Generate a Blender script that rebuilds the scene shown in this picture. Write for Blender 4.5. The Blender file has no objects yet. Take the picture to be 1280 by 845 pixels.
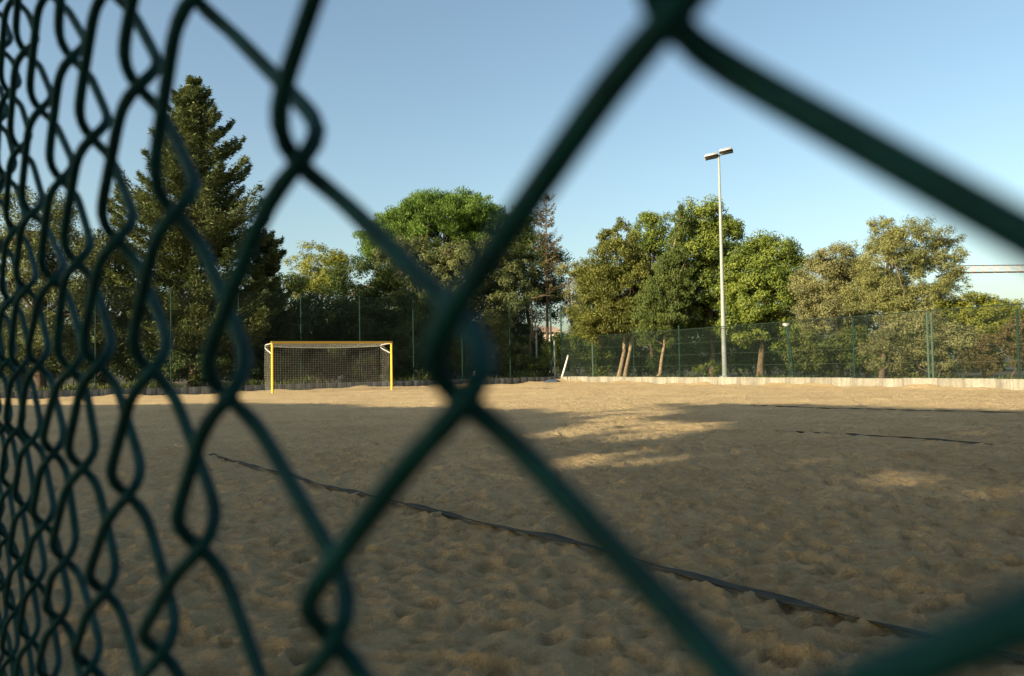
import bpy, math, random
import numpy as np
from mathutils import Vector

random.seed(7)
RNG = np.random.default_rng(7)
S = bpy.context.scene
C = S.collection

# ------------------------------------------------------------------ camera
F = 995.0                      # focal length in pixels of the 1280 px wide photograph (28 mm on full frame)
CX, CY = 640.0, 422.5
CAM = np.array([0.0, 0.0, 0.96])
PITCH, ROLL = math.atan(36 / F), 0.0175
fw = np.array([0, math.cos(PITCH), math.sin(PITCH)])
up0 = np.array([0, -math.sin(PITCH), math.cos(PITCH)])
rt0 = np.array([1.0, 0, 0])
RT = rt0 * math.cos(ROLL) - up0 * math.sin(ROLL)
UP = up0 * math.cos(ROLL) + rt0 * math.sin(ROLL)

cam = bpy.data.objects.new('camera', bpy.data.cameras.new('camera'))
C.objects.link(cam)
from mathutils import Matrix
cam.matrix_world = Matrix(((RT[0], UP[0], -fw[0], CAM[0]), (RT[1], UP[1], -fw[1], CAM[1]),
                           (RT[2], UP[2], -fw[2], CAM[2]), (0, 0, 0, 1)))
cam.data.sensor_width = 36.0
cam.data.lens = 36.0 * F / 1280
cam.data.clip_start = 0.005
cam.data.clip_end = 3000
cam.data.dof.use_dof = True
cam.data.dof.focus_distance = 30.0
cam.data.dof.aperture_fstop = 13.5
S.camera = cam
S.render.resolution_x, S.render.resolution_y = 1024, 676

# ------------------------------------------------------------------ light
SUN_EL = math.radians(21.0)
SH = np.array([-0.81, -0.586]); SH /= np.linalg.norm(SH)          # horizontal direction towards the sun
TO_SUN = np.array([SH[0] * math.cos(SUN_EL), SH[1] * math.cos(SUN_EL), math.sin(SUN_EL)])
w = bpy.data.worlds.new('World'); S.world = w; w.use_nodes = True
nt = w.node_tree
sky = nt.nodes.new('ShaderNodeTexSky')
sky.sky_type = 'NISHITA'; sky.sun_disc = False
sky.sun_elevation = SUN_EL
sky.sun_rotation = math.atan2(TO_SUN[0], TO_SUN[1])
sky.altitude = 20; sky.air_density = 1.0; sky.dust_density = 2.4; sky.ozone_density = 1.4
bg = nt.nodes['Background']; bg.inputs['Strength'].default_value = 0.104
tn = nt.nodes.new('ShaderNodeMixRGB'); tn.blend_type = 'MULTIPLY'; tn.inputs[0].default_value = 1.0
tn.inputs[2].default_value = (1.05, 1.08, 0.97, 1)                 # the air's slightly green cast
nt.links.new(sky.outputs[0], tn.inputs[1]); nt.links.new(tn.outputs[0], bg.inputs[0])
sun = bpy.data.objects.new('sun', bpy.data.lights.new('sun', 'SUN'))
C.objects.link(sun)
sun.data.energy = 5.0; sun.data.angle = math.radians(0.5); sun.data.color = (1.0, 0.85, 0.58)
sun.rotation_euler = Vector(TO_SUN).to_track_quat('Z', 'Y').to_euler()
S.view_settings.view_transform = 'Standard'; S.view_settings.look = 'None'
S.view_settings.exposure = 1.05; S.view_settings.gamma = 1.0
S.render.engine = 'CYCLES'
S.cycles.max_bounces = 6; S.cycles.diffuse_bounces = 3; S.cycles.transmission_bounces = 3
S.cycles.use_denoising = True


def ray(x, y):
    return fw + RT * (x - CX) / F - UP * (y - CY) / F


def at(x, y, Y):
    """the place seen at photo pixel (x, y), Y metres ahead"""
    d = ray(x, y)
    return CAM + d * (Y / d[1])


# ------------------------------------------------------------------ materials
def new_mat(name):
    m = bpy.data.materials.new(name); m.use_nodes = True
    n = m.node_tree.nodes; l = m.node_tree.links
    return m, n, l, n['Principled BSDF']


def noise(n, l, scale, detail=4, rough=.6, coord=None, dist=0.0):
    t = n.new('ShaderNodeTexNoise')
    t.inputs['Scale'].default_value = scale; t.inputs['Detail'].default_value = detail
    t.inputs['Roughness'].default_value = rough; t.inputs['Distortion'].default_value = dist
    if coord is not None:
        l.new(coord, t.inputs['Vector'])
    return t


def ramp(n, l, fac, stops):
    r = n.new('ShaderNodeValToRGB')
    e = r.color_ramp.elements
    while len(e) < len(stops):
        e.new(0.5)
    for el, (p, c) in zip(e, stops):
        el.position = p; el.color = (*c, 1)
    l.new(fac, r.inputs[0])
    return r


def geo_pos(n):
    return n.new('ShaderNodeNewGeometry').outputs['Position']


def simple(name, col, rough=.6, metal=0.0, var=.25, scale=6.0, bump=0.0, spec=.3):
    m, n, l, b = new_mat(name)
    p = geo_pos(n)
    t = noise(n, l, scale, 5, .65, p)
    c0 = tuple(max(0, c * (1 - var)) for c in col); c1 = tuple(min(1, c * (1 + var)) for c in col)
    r = ramp(n, l, t.outputs[0], [(.3, c0), (.7, c1)])
    l.new(r.outputs[0], b.inputs['Base Color'])
    b.inputs['Roughness'].default_value = rough; b.inputs['Metallic'].default_value = metal
    b.inputs['Specular IOR Level'].default_value = spec
    if bump:
        bp = n.new('ShaderNodeBump'); bp.inputs['Strength'].default_value = bump; bp.inputs['Distance'].default_value = .02
        l.new(t.outputs[0], bp.inputs['Height']); l.new(bp.outputs[0], b.inputs['Normal'])
    return m


def leaf_mat(name, dark, light, trans=.28, rough=.55):
    m, n, l, b = new_mat(name)
    a = n.new('ShaderNodeAttribute'); a.attribute_name = 'tint'
    r = ramp(n, l, a.outputs['Fac'], [(0.0, dark), (1.0, light)])
    l.new(r.outputs[0], b.inputs['Base Color'])
    b.inputs['Roughness'].default_value = rough
    b.inputs['Specular IOR Level'].default_value = .25
    t = n.new('ShaderNodeBsdfTranslucent'); l.new(r.outputs[0], t.inputs[0])
    mx = n.new('ShaderNodeMixShader'); mx.inputs[0].default_value = trans
    l.new(b.outputs[0], mx.inputs[1]); l.new(t.outputs[0], mx.inputs[2])
    l.new(mx.outputs[0], n['Material Output'].inputs[0])
    return m


def sand_mat():
    m, n, l, b = new_mat('sand')
    p = geo_pos(n)
    big = noise(n, l, .55, 5, .6, p)
    fine = noise(n, l, 15, 7, .72, p)
    grain = noise(n, l, 160, 3, .7, p)
    r = ramp(n, l, big.outputs[0], [(.3, (.44, .325, .175)), (.7, (.565, .425, .238))])
    r2 = ramp(n, l, fine.outputs[0], [(.33, (.62, .60, .60)), (.5, (1, 1, 1)), (.8, (1.0, 1.0, 1.0))])
    r3 = ramp(n, l, grain.outputs[0], [(.35, (.72, .70, .68)), (.6, (1, 1, 1))])
    m1 = n.new('ShaderNodeMixRGB'); m1.blend_type = 'MULTIPLY'; m1.inputs[0].default_value = .55
    m2 = n.new('ShaderNodeMixRGB'); m2.blend_type = 'MULTIPLY'; m2.inputs[0].default_value = .6
    l.new(r.outputs[0], m1.inputs[1]); l.new(r2.outputs[0], m1.inputs[2])
    l.new(m1.outputs[0], m2.inputs[1]); l.new(r3.outputs[0], m2.inputs[2])
    l.new(m2.outputs[0], b.inputs['Base Color'])
    b.inputs['Roughness'].default_value = .95; b.inputs['Specular IOR Level'].default_value = .1
    b1 = n.new('ShaderNodeBump'); b1.inputs['Strength'].default_value = 1.0; b1.inputs['Distance'].default_value = .06
    l.new(fine.outputs[0], b1.inputs['Height'])
    b2 = n.new('ShaderNodeBump'); b2.inputs['Strength'].default_value = .35; b2.inputs['Distance'].default_value = .004
    l.new(grain.outputs[0], b2.inputs['Height']); l.new(b1.outputs[0], b2.inputs['Normal'])
    l.new(b2.outputs[0], b.inputs['Normal'])
    return m


def concrete_mat(name, lo, hi, streak):
    m, n, l, b = new_mat(name)
    p = geo_pos(n)
    mp = n.new('ShaderNodeMapping'); mp.inputs['Scale'].default_value = (3.5, 3.5, .25); l.new(p, mp.inputs[0])
    st = noise(n, l, 2.2, 5, .7, mp.outputs[0])
    gr = noise(n, l, 14, 6, .7, p)
    oi = n.new('ShaderNodeObjectInfo')
    r = ramp(n, l, st.outputs[0], [(.28, lo), (.72, hi)])
    r2 = ramp(n, l, gr.outputs[0], [(.3, (.7, .68, .64)), (.65, (1, 1, 1))])
    r3 = ramp(n, l, oi.outputs['Random'], [(0, (.72, .72, .70)), (1, (1, 1, 1))])
    m1 = n.new('ShaderNodeMixRGB'); m1.blend_type = 'MULTIPLY'; m1.inputs[0].default_value = streak
    m2 = n.new('ShaderNodeMixRGB'); m2.blend_type = 'MULTIPLY'; m2.inputs[0].default_value = .9
    l.new(r.outputs[0], m1.inputs[1]); l.new(r2.outputs[0], m1.inputs[2])
    l.new(m1.outputs[0], m2.inputs[1]); l.new(r3.outputs[0], m2.inputs[2])
    l.new(m2.outputs[0], b.inputs['Base Color']); b.inputs['Roughness'].default_value = .9
    bp = n.new('ShaderNodeBump'); bp.inputs['Strength'].default_value = .5; bp.inputs['Distance'].default_value = .02
    l.new(gr.outputs[0], bp.inputs['Height']); l.new(bp.outputs[0], b.inputs['Normal'])
    return m


M = {
    'sand': sand_mat(),
    'soil': simple('soil', (.05, .043, .022), .95, var=.4, scale=.8, bump=.4),
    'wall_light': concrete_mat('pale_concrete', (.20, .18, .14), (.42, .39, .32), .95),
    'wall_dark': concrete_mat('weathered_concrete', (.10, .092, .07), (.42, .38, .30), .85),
    'wire': simple('green_coated_wire', (.0025, .042, .044), .6, var=.45, scale=90, bump=.15, spec=.15),
    'far_wire': simple('green_fence_wire', (.013, .028, .019), .55, var=.15),
    'line_wire': simple('pale_tension_wire', (.05, .065, .045), .6, var=.15),
    'post_green': simple('green_painted_post', (.016, .050, .035), .5, var=.15, scale=8),
    'post_pale': simple('faded_green_post', (.085, .135, .095), .5, var=.15, scale=8),
    'post_dark': simple('dark_green_post', (.012, .038, .025), .6, var=.15, scale=8),
    'galv': simple('galvanised_steel', (.27, .295, .27), .5, .0, var=.12, scale=3),
    'grey_pole': simple('grey_weathered_pole', (.30, .27, .21), .7, var=.2),
    'lamp_body': simple('pale_lamp_housing', (.42, .42, .40), .5, var=.1),
    'lamp_glass': simple('dark_lamp_glass', (.06, .05, .045), .15, var=.1),
    'yellow': simple('yellow_paint', (.80, .47, .045), .38, var=.08, scale=5),
    'bracket': simple('white_bracket', (.62, .62, .60), .5, var=.08),
    'net': simple('pale_net_cord', (.44, .43, .35), .8, var=.15),
    'tape': simple('dark_court_tape', (.042, .044, .036), .95, var=.35, scale=7),
    'white': simple('white_plank', (.75, .72, .66), .6, var=.1),
    'blue': simple('blue_cloth', (.05, .075, .11), .7, var=.25),
    'crane': simple('orange_crane_steel', (.60, .35, .19), .6, var=.1),
    'crane_weight': simple('concrete_weight', (.4, .4, .4), .8),
    'bark': simple('grey_brown_bark', (.12, .085, .055), .95, var=.4, scale=9, bump=.8),
    'bark_pale': simple('pale_bark', (.33, .24, .15), .9, var=.3, scale=9, bump=.6),
    'house_white': simple('white_render', (.74, .70, .64), .8, var=.06, scale=1),
    'house_pink': simple('pink_render', (.66, .54, .45), .8, var=.08, scale=1),
    'roof': simple('terracotta_roof', (.36, .24, .17), .8, var=.25, scale=3),
    'window': simple('dark_window_glass', (.05, .06, .07), .15, var=.1),
    # foliage
    'cedar': leaf_mat('cedar_needles', (0.038, 0.062, 0.02), (0.135, 0.155, 0.044)),
    'pine': leaf_mat('umbrella_pine_needles', (0.05, 0.1, 0.016), (0.15, 0.235, 0.034)),
    'oak': leaf_mat('evergreen_oak_leaves', (0.06, 0.08, 0.026), (0.185, 0.2, 0.062)),
    'dead': leaf_mat('dead_brown_leaves', (.085, .068, .034), (.20, .155, .075)),
    'cypress': leaf_mat('cypress_sprays', (.072, .090, .022), (.215, .22, .048)),
    'column': leaf_mat('column_cypress_sprays', (.055, .085, .020), (.145, .18, .042)),
    'broad': leaf_mat('broad_leaves', (0.065, 0.105, 0.018), (0.225, 0.265, 0.04)),
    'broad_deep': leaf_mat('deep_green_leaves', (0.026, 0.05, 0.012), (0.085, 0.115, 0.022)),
    'olive': leaf_mat('grey_olive_leaves', (0.11, 0.118, 0.05), (0.3, 0.285, 0.115)),
    'willow': leaf_mat('willow_leaves', (0.11, 0.122, 0.04), (0.3, 0.295, 0.095)),
    'yellow_bush': leaf_mat('yellow_green_leaves', (0.085, 0.11, 0.016), (0.28, 0.275, 0.034)),
    'red_bush': leaf_mat('reddish_bush_leaves', (.085, .064, .026), (.20, .15, .058)),
    'scrub': leaf_mat('scrub_leaves', (0.045, 0.068, 0.018), (0.15, 0.165, 0.038)),
}

# ------------------------------------------------------------------ object helpers
ORG = {}


def tag(o, label, cat, group=None, kind=None):
    if label: o['label'] = label
    if cat: o['category'] = cat
    if group: o['group'] = group
    if kind: o['kind'] = kind
    return o


def empty(name, loc, label, cat, group=None):
    o = bpy.data.objects.new(name, None); C.objects.link(o)
    o.empty_display_size = .2
    o.location = [float(v) for v in loc]
    ORG[o] = np.array(loc, float)
    return tag(o, label, cat, group)


class MB:
    """collects verts and faces given in world coordinates; build() links them as ONE mesh"""
    def __init__(s):
        s.V = []; s.Fq = []; s.Ft = []; s.n = 0; s.tq = []; s.smooth = False

    def add(s, V, F):
        V = np.asarray(V, float).reshape(-1, 3); F = np.asarray(F, int)
        (s.Fq if F.shape[1] == 4 else s.Ft).append(F + s.n)
        s.V.append(V); s.n += len(V)

    def box(s, o, ax, ay, az):
        """box centred on o with half axes ax, ay, az"""
        o, ax, ay, az = (np.asarray(v, float) for v in (o, ax, ay, az))
        V = [o + i * ax + j * ay + k * az for k in (-1, 1) for j in (-1, 1) for i in (-1, 1)]
        s.add(V, [(0, 2, 3, 1), (4, 5, 7, 6), (0, 1, 5, 4), (2, 6, 7, 3), (0, 4, 6, 2), (1, 3, 7, 5)])
        return s

    def tube(s, P, r, sides=8, cap=True):
        P = np.asarray(P, float); n = len(P)
        r = np.broadcast_to(np.asarray(r, float), (n,))
        T = np.gradient(P, axis=0); T /= np.linalg.norm(T, axis=1)[:, None] + 1e-12
        ref = np.array([0, 0, 1.0]) if abs(T[:, 2]).mean() < .8 else np.array([1.0, 0, 0])
        A = np.cross(T, ref); A /= np.linalg.norm(A, axis=1)[:, None] + 1e-12
        B = np.cross(T, A)
        a = np.arange(sides) * 2 * np.pi / sides
        V = P[:, None] + r[:, None, None] * (A[:, None] * np.cos(a)[None, :, None] + B[:, None] * np.sin(a)[None, :, None])
        i = np.arange(n - 1)[:, None] * sides; j = np.arange(sides)[None]; k = (j + 1) % sides
        Fq = np.stack([i + j, i + k, i + sides + k, i + sides + j], -1).reshape(-1, 4)
        s.add(V.reshape(-1, 3), Fq)
        if cap:
            for base, c in ((0, P[0]), ((n - 1) * sides, P[-1])):
                idx = s.n
                s.V.append(c[None]); s.n += 1
                st = idx - n * sides if base == 0 else None
                b0 = (idx - n * sides + base) if base == 0 else (idx - 1 - n * sides + base)
                s.Ft.append(np.array([(b0 + q, b0 + (q + 1) % sides, idx) for q in range(sides)]))
        return s

    def build(s, name, mat, parent=None, smooth=False, tint=None):
        V = np.concatenate(s.V) if s.V else np.zeros((0, 3))
        o_ = ORG[parent] if parent is not None else np.zeros(3)
        ob = mesh_object(name, V - o_, s.Fq, s.Ft, mat, smooth, tint)
        C.objects.link(ob)
        if parent is not None:
            ob.parent = parent
        ORG[ob] = o_
        return ob


def mesh_object(name, V, Fq, Ft, mat, smooth=False, tint=None):
    me = bpy.data.meshes.new(name)
    Fq = np.concatenate(Fq) if len(Fq) else np.zeros((0, 4), int)
    Ft = np.concatenate(Ft) if len(Ft) else np.zeros((0, 3), int)
    nq, ntr = len(Fq), len(Ft)
    me.vertices.add(len(V)); me.vertices.foreach_set('co', V.astype(np.float32).ravel())
    me.loops.add(nq * 4 + ntr * 3)
    me.loops.foreach_set('vertex_index', np.concatenate([Fq.ravel(), Ft.ravel()]).astype(np.int32))
    me.polygons.add(nq + ntr)
    st = np.concatenate([np.arange(nq) * 4, nq * 4 + np.arange(ntr) * 3]).astype(np.int32)
    me.polygons.foreach_set('loop_start', st)
    if smooth:
        me.polygons.foreach_set('use_smooth', np.ones(nq + ntr, bool))
    if tint is not None:
        at_ = me.attributes.new('tint', 'FLOAT', 'FACE')
        at_.data.foreach_set('value', tint.astype(np.float32))
    me.update(calc_edges=True)
    me.validate()
    me.materials.append(mat)
    return bpy.data.objects.new(name, me)


def unit(v):
    return v / (np.linalg.norm(v, axis=-1, keepdims=True) + 1e-12)


# ------------------------------------------------------------------ the court: plan
CORNER = np.array([2.75, 48.1])
LDIR = np.array([-13.6, -10.4]); LDIR /= np.linalg.norm(LDIR)       # along the shaded wall, away from the corner
RDIR = np.array([12.45, -24.1]); RDIR /= np.linalg.norm(RDIR)       # along the sunlit wall, away from the corner
LOUT = np.array([LDIR[1], -LDIR[0]]);  LOUT = LOUT if LOUT @ (CORNER - 0) > 0 else -LOUT
ROUT = np.array([-RDIR[1], RDIR[0]]);  ROUT = ROUT if ROUT @ (CORNER - 0) > 0 else -ROUT
L_LEN, R_LEN = 42.0, 40.0
WALL_H, WALL_T = .33, .16


def on_wall(px, left):
    """distance from the corner along a wall where photo column px crosses it (near the wall foot)"""
    d = ray(px, 480); k = d[0] / d[1]
    D = LDIR if left else RDIR
    # CORNER.x + t D.x = k (CORNER.y + t D.y)
    return (k * CORNER[1] - CORNER[0]) / (D[0] - k * D[1])


# ------------------------------------------------------------------ sand relief
NT, TS = 640, 8.0
def _tile():
    g = np.fft.fftfreq(NT, TS / NT)
    kx, ky = np.meshgrid(g, g); k = np.hypot(kx, ky)
    def field(k0, wd):
        w_ = np.exp(-((np.log(np.maximum(k, 1e-6) / k0)) / wd) ** 2)
        f = np.fft.ifft2(np.fft.fft2(RNG.standard_normal((NT, NT))) * w_).real
        return f / f.std()
    a = field(.75, .55); b_ = field(3.6, .5); c = field(9, .5)
    h = .008 * a + .019 * (0.55 - np.abs(b_)) + .006 * (.55 - np.abs(c))
    ax = np.arange(NT) * TS / NT
    X, Y = np.meshgrid(ax, ax)
    for i in range(2900):
        cx, cy = RNG.uniform(0, TS, 2); th = RNG.uniform(0, np.pi)
        L_, W_ = RNG.uniform(.06, .14), RNG.uniform(.035, .07)
        d = RNG.uniform(.010, .034)
        dx = (X - cx + TS / 2) % TS - TS / 2; dy = (Y - cy + TS / 2) % TS - TS / 2
        m = (np.abs(dx) < .5) & (np.abs(dy) < .5)
        u = (dx[m] * math.cos(th) + dy[m] * math.sin(th)) / L_; v = (-dx[m] * math.sin(th) + dy[m] * math.cos(th)) / W_
        q = np.sqrt(u * u + v * v)
        h[m] += -d * np.exp(-q ** 4) + d * .42 * np.exp(-((q - 1.55) / .42) ** 2) * (1 + .6 * np.sign(u) * np.minimum(1, abs(u)))
    return h - h.mean()
TILE = _tile()


def _samp(x, y):
    gx = (x / TS * NT) % NT; gy = (y / TS * NT) % NT
    i = np.floor(gx).astype(int) % NT; j = np.floor(gy).astype(int) % NT
    a = gx - np.floor(gx); b_ = gy - np.floor(gy)
    i1 = (i + 1) % NT; j1 = (j + 1) % NT
    return (TILE[j, i] * (1 - a) * (1 - b_) + TILE[j, i1] * a * (1 - b_) + TILE[j1, i] * (1 - a) * b_ + TILE[j1, i1] * a * b_)


def sand_z(x, y):
    x = np.asarray(x, float); y = np.asarray(y, float)
    sc = 1.45
    x0, y0 = x, y; x, y = x * sc, y * sc
    h = _samp(x, y)
    xr, yr = .8 * x - .6 * y, .6 * x + .8 * y
    x, y = x0, y0
    m = .5 + .5 * np.sin(x * .9 + 1.3 * np.sin(y * .7)) * np.sin(y * .8 + 1.1 * np.sin(x * .6 + 2))
    h = h * (.35 + .65 * m) + (.35 + .65 * (1 - m)) * _samp(xr * .83 + 3.1, yr * .83 + 1.7)
    h = h * .66
    big = .018 * np.sin(x * .55 + .8 * np.sin(y * .4)) + .016 * np.sin(y * .63 + 1 + .9 * np.sin(x * .5))
    return h + big


def build_sand():
    nr, na = 760, 500
    r = 1.0 * (64.0) ** (np.arange(nr) / (nr - 1))
    a = np.linspace(math.radians(-80), math.radians(75), na)
    Rr, A = np.meshgrid(r, a, indexing='ij')
    X = Rr * np.sin(A); Y = Rr * np.cos(A) - .6
    inside = (((X - CORNER[0]) * LOUT[0] + (Y - CORNER[1]) * LOUT[1]) < WALL_T * .5) & (((X - CORNER[0]) * ROUT[0] + (Y - CORNER[1]) * ROUT[1]) < WALL_T * .5)
    Z = sand_z(X, Y)
    # the sand lies heaped unevenly against the foot of the walls
    for D_, O_ in ((LDIR, LOUT), (RDIR, ROUT)):
        q = -((X - CORNER[0]) * O_[0] + (Y - CORNER[1]) * O_[1]); tt_ = (X - CORNER[0]) * D_[0] + (Y - CORNER[1]) * D_[1]
        Z = Z + (.055 + .05 * np.sin(tt_ * 1.1) + .035 * np.sin(tt_ * 2.9 + 1)) * np.exp(-(np.maximum(q, 0) / .55) ** 2)
    V = np.stack([X, Y, Z], -1).reshape(-1, 3)
    i = np.arange(nr - 1)[:, None] * na; j = np.arange(na - 1)[None]
    Q = np.stack([i + j, i + na + j, i + na + j + 1, i + j + 1], -1).reshape(-1, 4)
    ok = inside.ravel()[Q].all(1)
    Q = Q[ok]
    used, inv = np.unique(Q, return_inverse=True)
    mb = MB(); mb.add(V[used], inv.reshape(Q.shape)); mb.Fq[0] = mb.Fq[0][:, ::-1]
    o = mb.build('sand', M['sand'], None, True)
    o['kind'] = 'structure'; o['label'] = 'trampled beach sand covering the court'
    return o
build_sand()

gmb = MB(); gmb.add([(-1500, -1500, -.25), (1500, -1500, -.25), (1500, 1500, -.25), (-1500, 1500, -.25)], [(0, 1, 2, 3)])
g = gmb.build('ground', M['soil']); g['kind'] = 'structure'; g['label'] = 'bare soil ground around the sand court'

# ------------------------------------------------------------------ low walls of separate concrete panels
def low_wall(name, label, D, OUT, length, lo, hi, mat, seed):
    rnd = random.Random(seed)
    root = empty(name, (*CORNER, 0), label, 'low wall')
    t = 0.0
    while t < length:
        s_ = rnd.uniform(lo, hi)
        c = CORNER + D * (t + s_ / 2) + OUT * (WALL_T / 2 + rnd.uniform(-.008, .008))
        h = WALL_H + rnd.uniform(-.012, .012)
        m = MB(); m.box((*c, h / 2 - .15), (*(D * (s_ / 2 - .008)), 0), (*(OUT * WALL_T / 2), 0), (0, 0, h / 2 + .15))
        m.build('panel', mat, root)
        t += s_
    return root
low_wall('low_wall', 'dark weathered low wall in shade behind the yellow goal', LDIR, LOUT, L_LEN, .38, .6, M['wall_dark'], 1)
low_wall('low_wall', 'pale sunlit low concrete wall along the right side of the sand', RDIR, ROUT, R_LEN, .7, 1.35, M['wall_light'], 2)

# ------------------------------------------------------------------ far fences standing on the walls
def diag_mesh(mb, base, D, t0, t1, z0, z1, step, r):
    """two families of crossing diagonal wires, clipped to the panel"""
    D3 = np.array([*D, 0.0]); Hh = z1 - z0; W = t1 - t0
    out = np.array([-D[1], D[0], 0.0])
    a = np.arange(-Hh, W, step)
    for sgn in (1, -1):
        s0 = np.maximum(a, 0); s1 = np.minimum(a + Hh, W)
        za, zb = s0 - a, s1 - a
        if sgn < 0:
            za, zb = Hh - za, Hh - zb
        P0 = base + D3 * (t0 + s0)[:, None] + np.array([0, 0, 1.0]) * (z0 + za)[:, None] + out * (.004 * sgn)
        P1 = base + D3 * (t0 + s1)[:, None] + np.array([0, 0, 1.0]) * (z0 + zb)[:, None] + out * (.004 * sgn)
        ax = unit(P1 - P0)
        n1 = np.broadcast_to(out, ax.shape); n2 = np.cross(ax, n1)
        vs = []
        for P in (P0, P1):
            for q in range(3):
                an = q * 2 * np.pi / 3
                vs.append(P + r * (n1 * math.cos(an) + n2 * math.sin(an)))
        V = np.stack(vs, 1)
        n = len(V); b6 = (np.arange(n) * 6)[:, None]
        Fq = np.concatenate([b6 + np.array([[q, (q + 1) % 3, 3 + (q + 1) % 3, 3 + q]]) for q in range(3)])
        mb.add(V.reshape(-1, 3), Fq)


def far_fence(label, D, OUT, t0, t1, zt, posts, step, r, wires, offs):
    """posts: list of (distance along wall, top z, radius, material)"""
    b0 = CORNER + OUT * offs
    root = empty('fence', (*(b0 + D * t0), WALL_H), label, 'fence')
    base = np.array([*b0, 0.0])
    mb = MB(); diag_mesh(mb, base, D, t0, t1, WALL_H - .02, zt, step, r)
    o = mb.build('wire_mesh', M['far_wire'], root); o['kind'] = 'stuff'
    for (t, z, rr, mt) in posts:
        p = b0 + D * t + OUT * .05
        m = MB(); m.tube([(*p, -.1), (*p, z)], rr, 8)
        po = m.build('post', M[mt], root, True)
    for z, mt, rr in wires:
        a_ = b0 + D * t0; c_ = b0 + D * t1
        n_ = 24
        P = [(*(a_ + (c_ - a_) * k / n_), z - .02 * math.sin(k * 2.1) ** 2) for k in range(n_ + 1)]
        m = MB(); m.tube(P, rr, 5); m.build('tension_wire', M[mt], root)
    return root

lp = [on_wall(px, True) for px in (640, 580, 519, 452, 378, 300, 215, 120, 20, -90)]
TALL = 4.62
far_fence('tall dark green mesh fence behind the yellow goal', LDIR, LOUT, 0.35, 38, TALL,
          [(t, TALL + .06, .028, 'post_dark') for t in lp] + [(.4, TALL + .05, .045, 'post_green')],
          .058, .0026, [(TALL, 'far_wire', .012), (2.6, 'far_wire', .006), (1.4, 'far_wire', .006)], .08)
rp = []
for px, ytop, rr, mt in ((790, 409, .026, 'post_dark'), (847, 407, .032, 'post_green'), (984, 407, .03, 'post_green'), (1065, 396, .03, 'post_green'),
                         (1158, 390.5, .036, 'post_pale'), (1163.5, 390.5, .036, 'post_pale'), (1271, 386, .036, 'post_dark'), (1400, 370, .036, 'post_green')):
    t = on_wall(px, False); rp.append((t, at(px, ytop, (CORNER + RDIR * t)[1])[2], rr, mt))
SH_T = 2.62
far_fence('green chain link fence on the sunlit wall in front of the right hand trees', RDIR, ROUT, 0.2, 39, SH_T, rp, .052, .0026,
          [(SH_T - .02, 'far_wire', .014), (1.95, 'line_wire', .0045), (1.4, 'line_wire', .0045), (.88, 'line_wire', .0045)], .10)
t737 = on_wall(737, False)
far_fence('short tall bay of thin netting at the corner of the walls', RDIR, ROUT, 0.1, t737, 4.6,
          [(t737, at(737, 370, (CORNER + RDIR * t737)[1])[2], (.05), 'post_pale'), (.02, 4.65, .045, 'post_green')], .085, .0022, [(4.58, 'far_wire', .012)], .20)

# ------------------------------------------------------------------ floodlight mast
def floodlight_mast():
    t = on_wall(906, False)
    b = at(906, 471, (CORNER + RDIR * t)[1] + .5)[:2]
    top = at(900.5, 194, b[1]); Htop = top[2]
    root = empty('floodlight_mast', (*b, 0), 'tall slim grey mast with two floodlights behind the sunlit wall', 'floodlight')
    m = MB(); m.tube([(*b, -.2), (*b, 3), (*b, 6.5), (*b, Htop)], [.115, .095, .07, .045], 14); m.build('pole', M['galv'], root, True)
    m = MB(); m.box((*b, .36), (.2, 0, 0), (0, .2, 0), (0, 0, .03)); m.build('base_plate', M['galv'], root)
    c = np.array([*b, Htop])
    ax = unit(np.array([.93, -.30, .24]))                       # cross arm: the right-hand lamp sits nearer and higher
    m = MB(); m.tube([c - ax * .5, c, c + ax * .55], .03, 8); m.build('cross_arm', M['galv'], root, True)
    face = unit(np.array([.05, -.22, -1.0]))                    # flat glass, looking down over the court
    for s_, dz in ((-1, .07), (1, .08)):
        o = c + ax * (.33 * s_) + np.array([0, 0, dz])
        side = unit(ax - face * (ax @ face)); upv = unit(np.cross(side, face)); upv = upv if upv[1] > 0 else -upv
        hb = MB()
        fr = [o + face * .05 + side * (.30 * i) + upv * (.22 * j) for j in (-1, 1) for i in (-1, 1)]
        bk = [o - face * .08 + side * (.27 * i) + upv * (.13 * j + .02) for j in (-1, 1) for i in (-1, 1)]
        hb.add(fr + bk, [(0, 1, 3, 2), (4, 6, 7, 5), (0, 4, 5, 1), (2, 3, 7, 6), (0, 2, 6, 4), (1, 5, 7, 3)])
        for k in range(5):
            hb.box(o - face * .09 + side * (-.2 + .1 * k), side * .008, upv * .12, face * .03)
        fl = hb.build('floodlight', M['lamp_body'], root)
        gb = MB(); gb.box(o + face * .058, side * .29, upv * .21, face * .006); gb.build('lamp_glass', M['lamp_glass'], fl)
        ub = MB(); q = o - face * .03
        foot = c + ax * (.36 * s_)
        ub.tube([q + side * .31, q + side * .31 - np.array([0, 0, .16]), foot + side * .2, foot - side * .2, q - side * .31 - np.array([0, 0, .16]), q - side * .31], .018, 6)
        ub.build('yoke', M['galv'], fl)
    return root
floodlight_mast()

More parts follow.
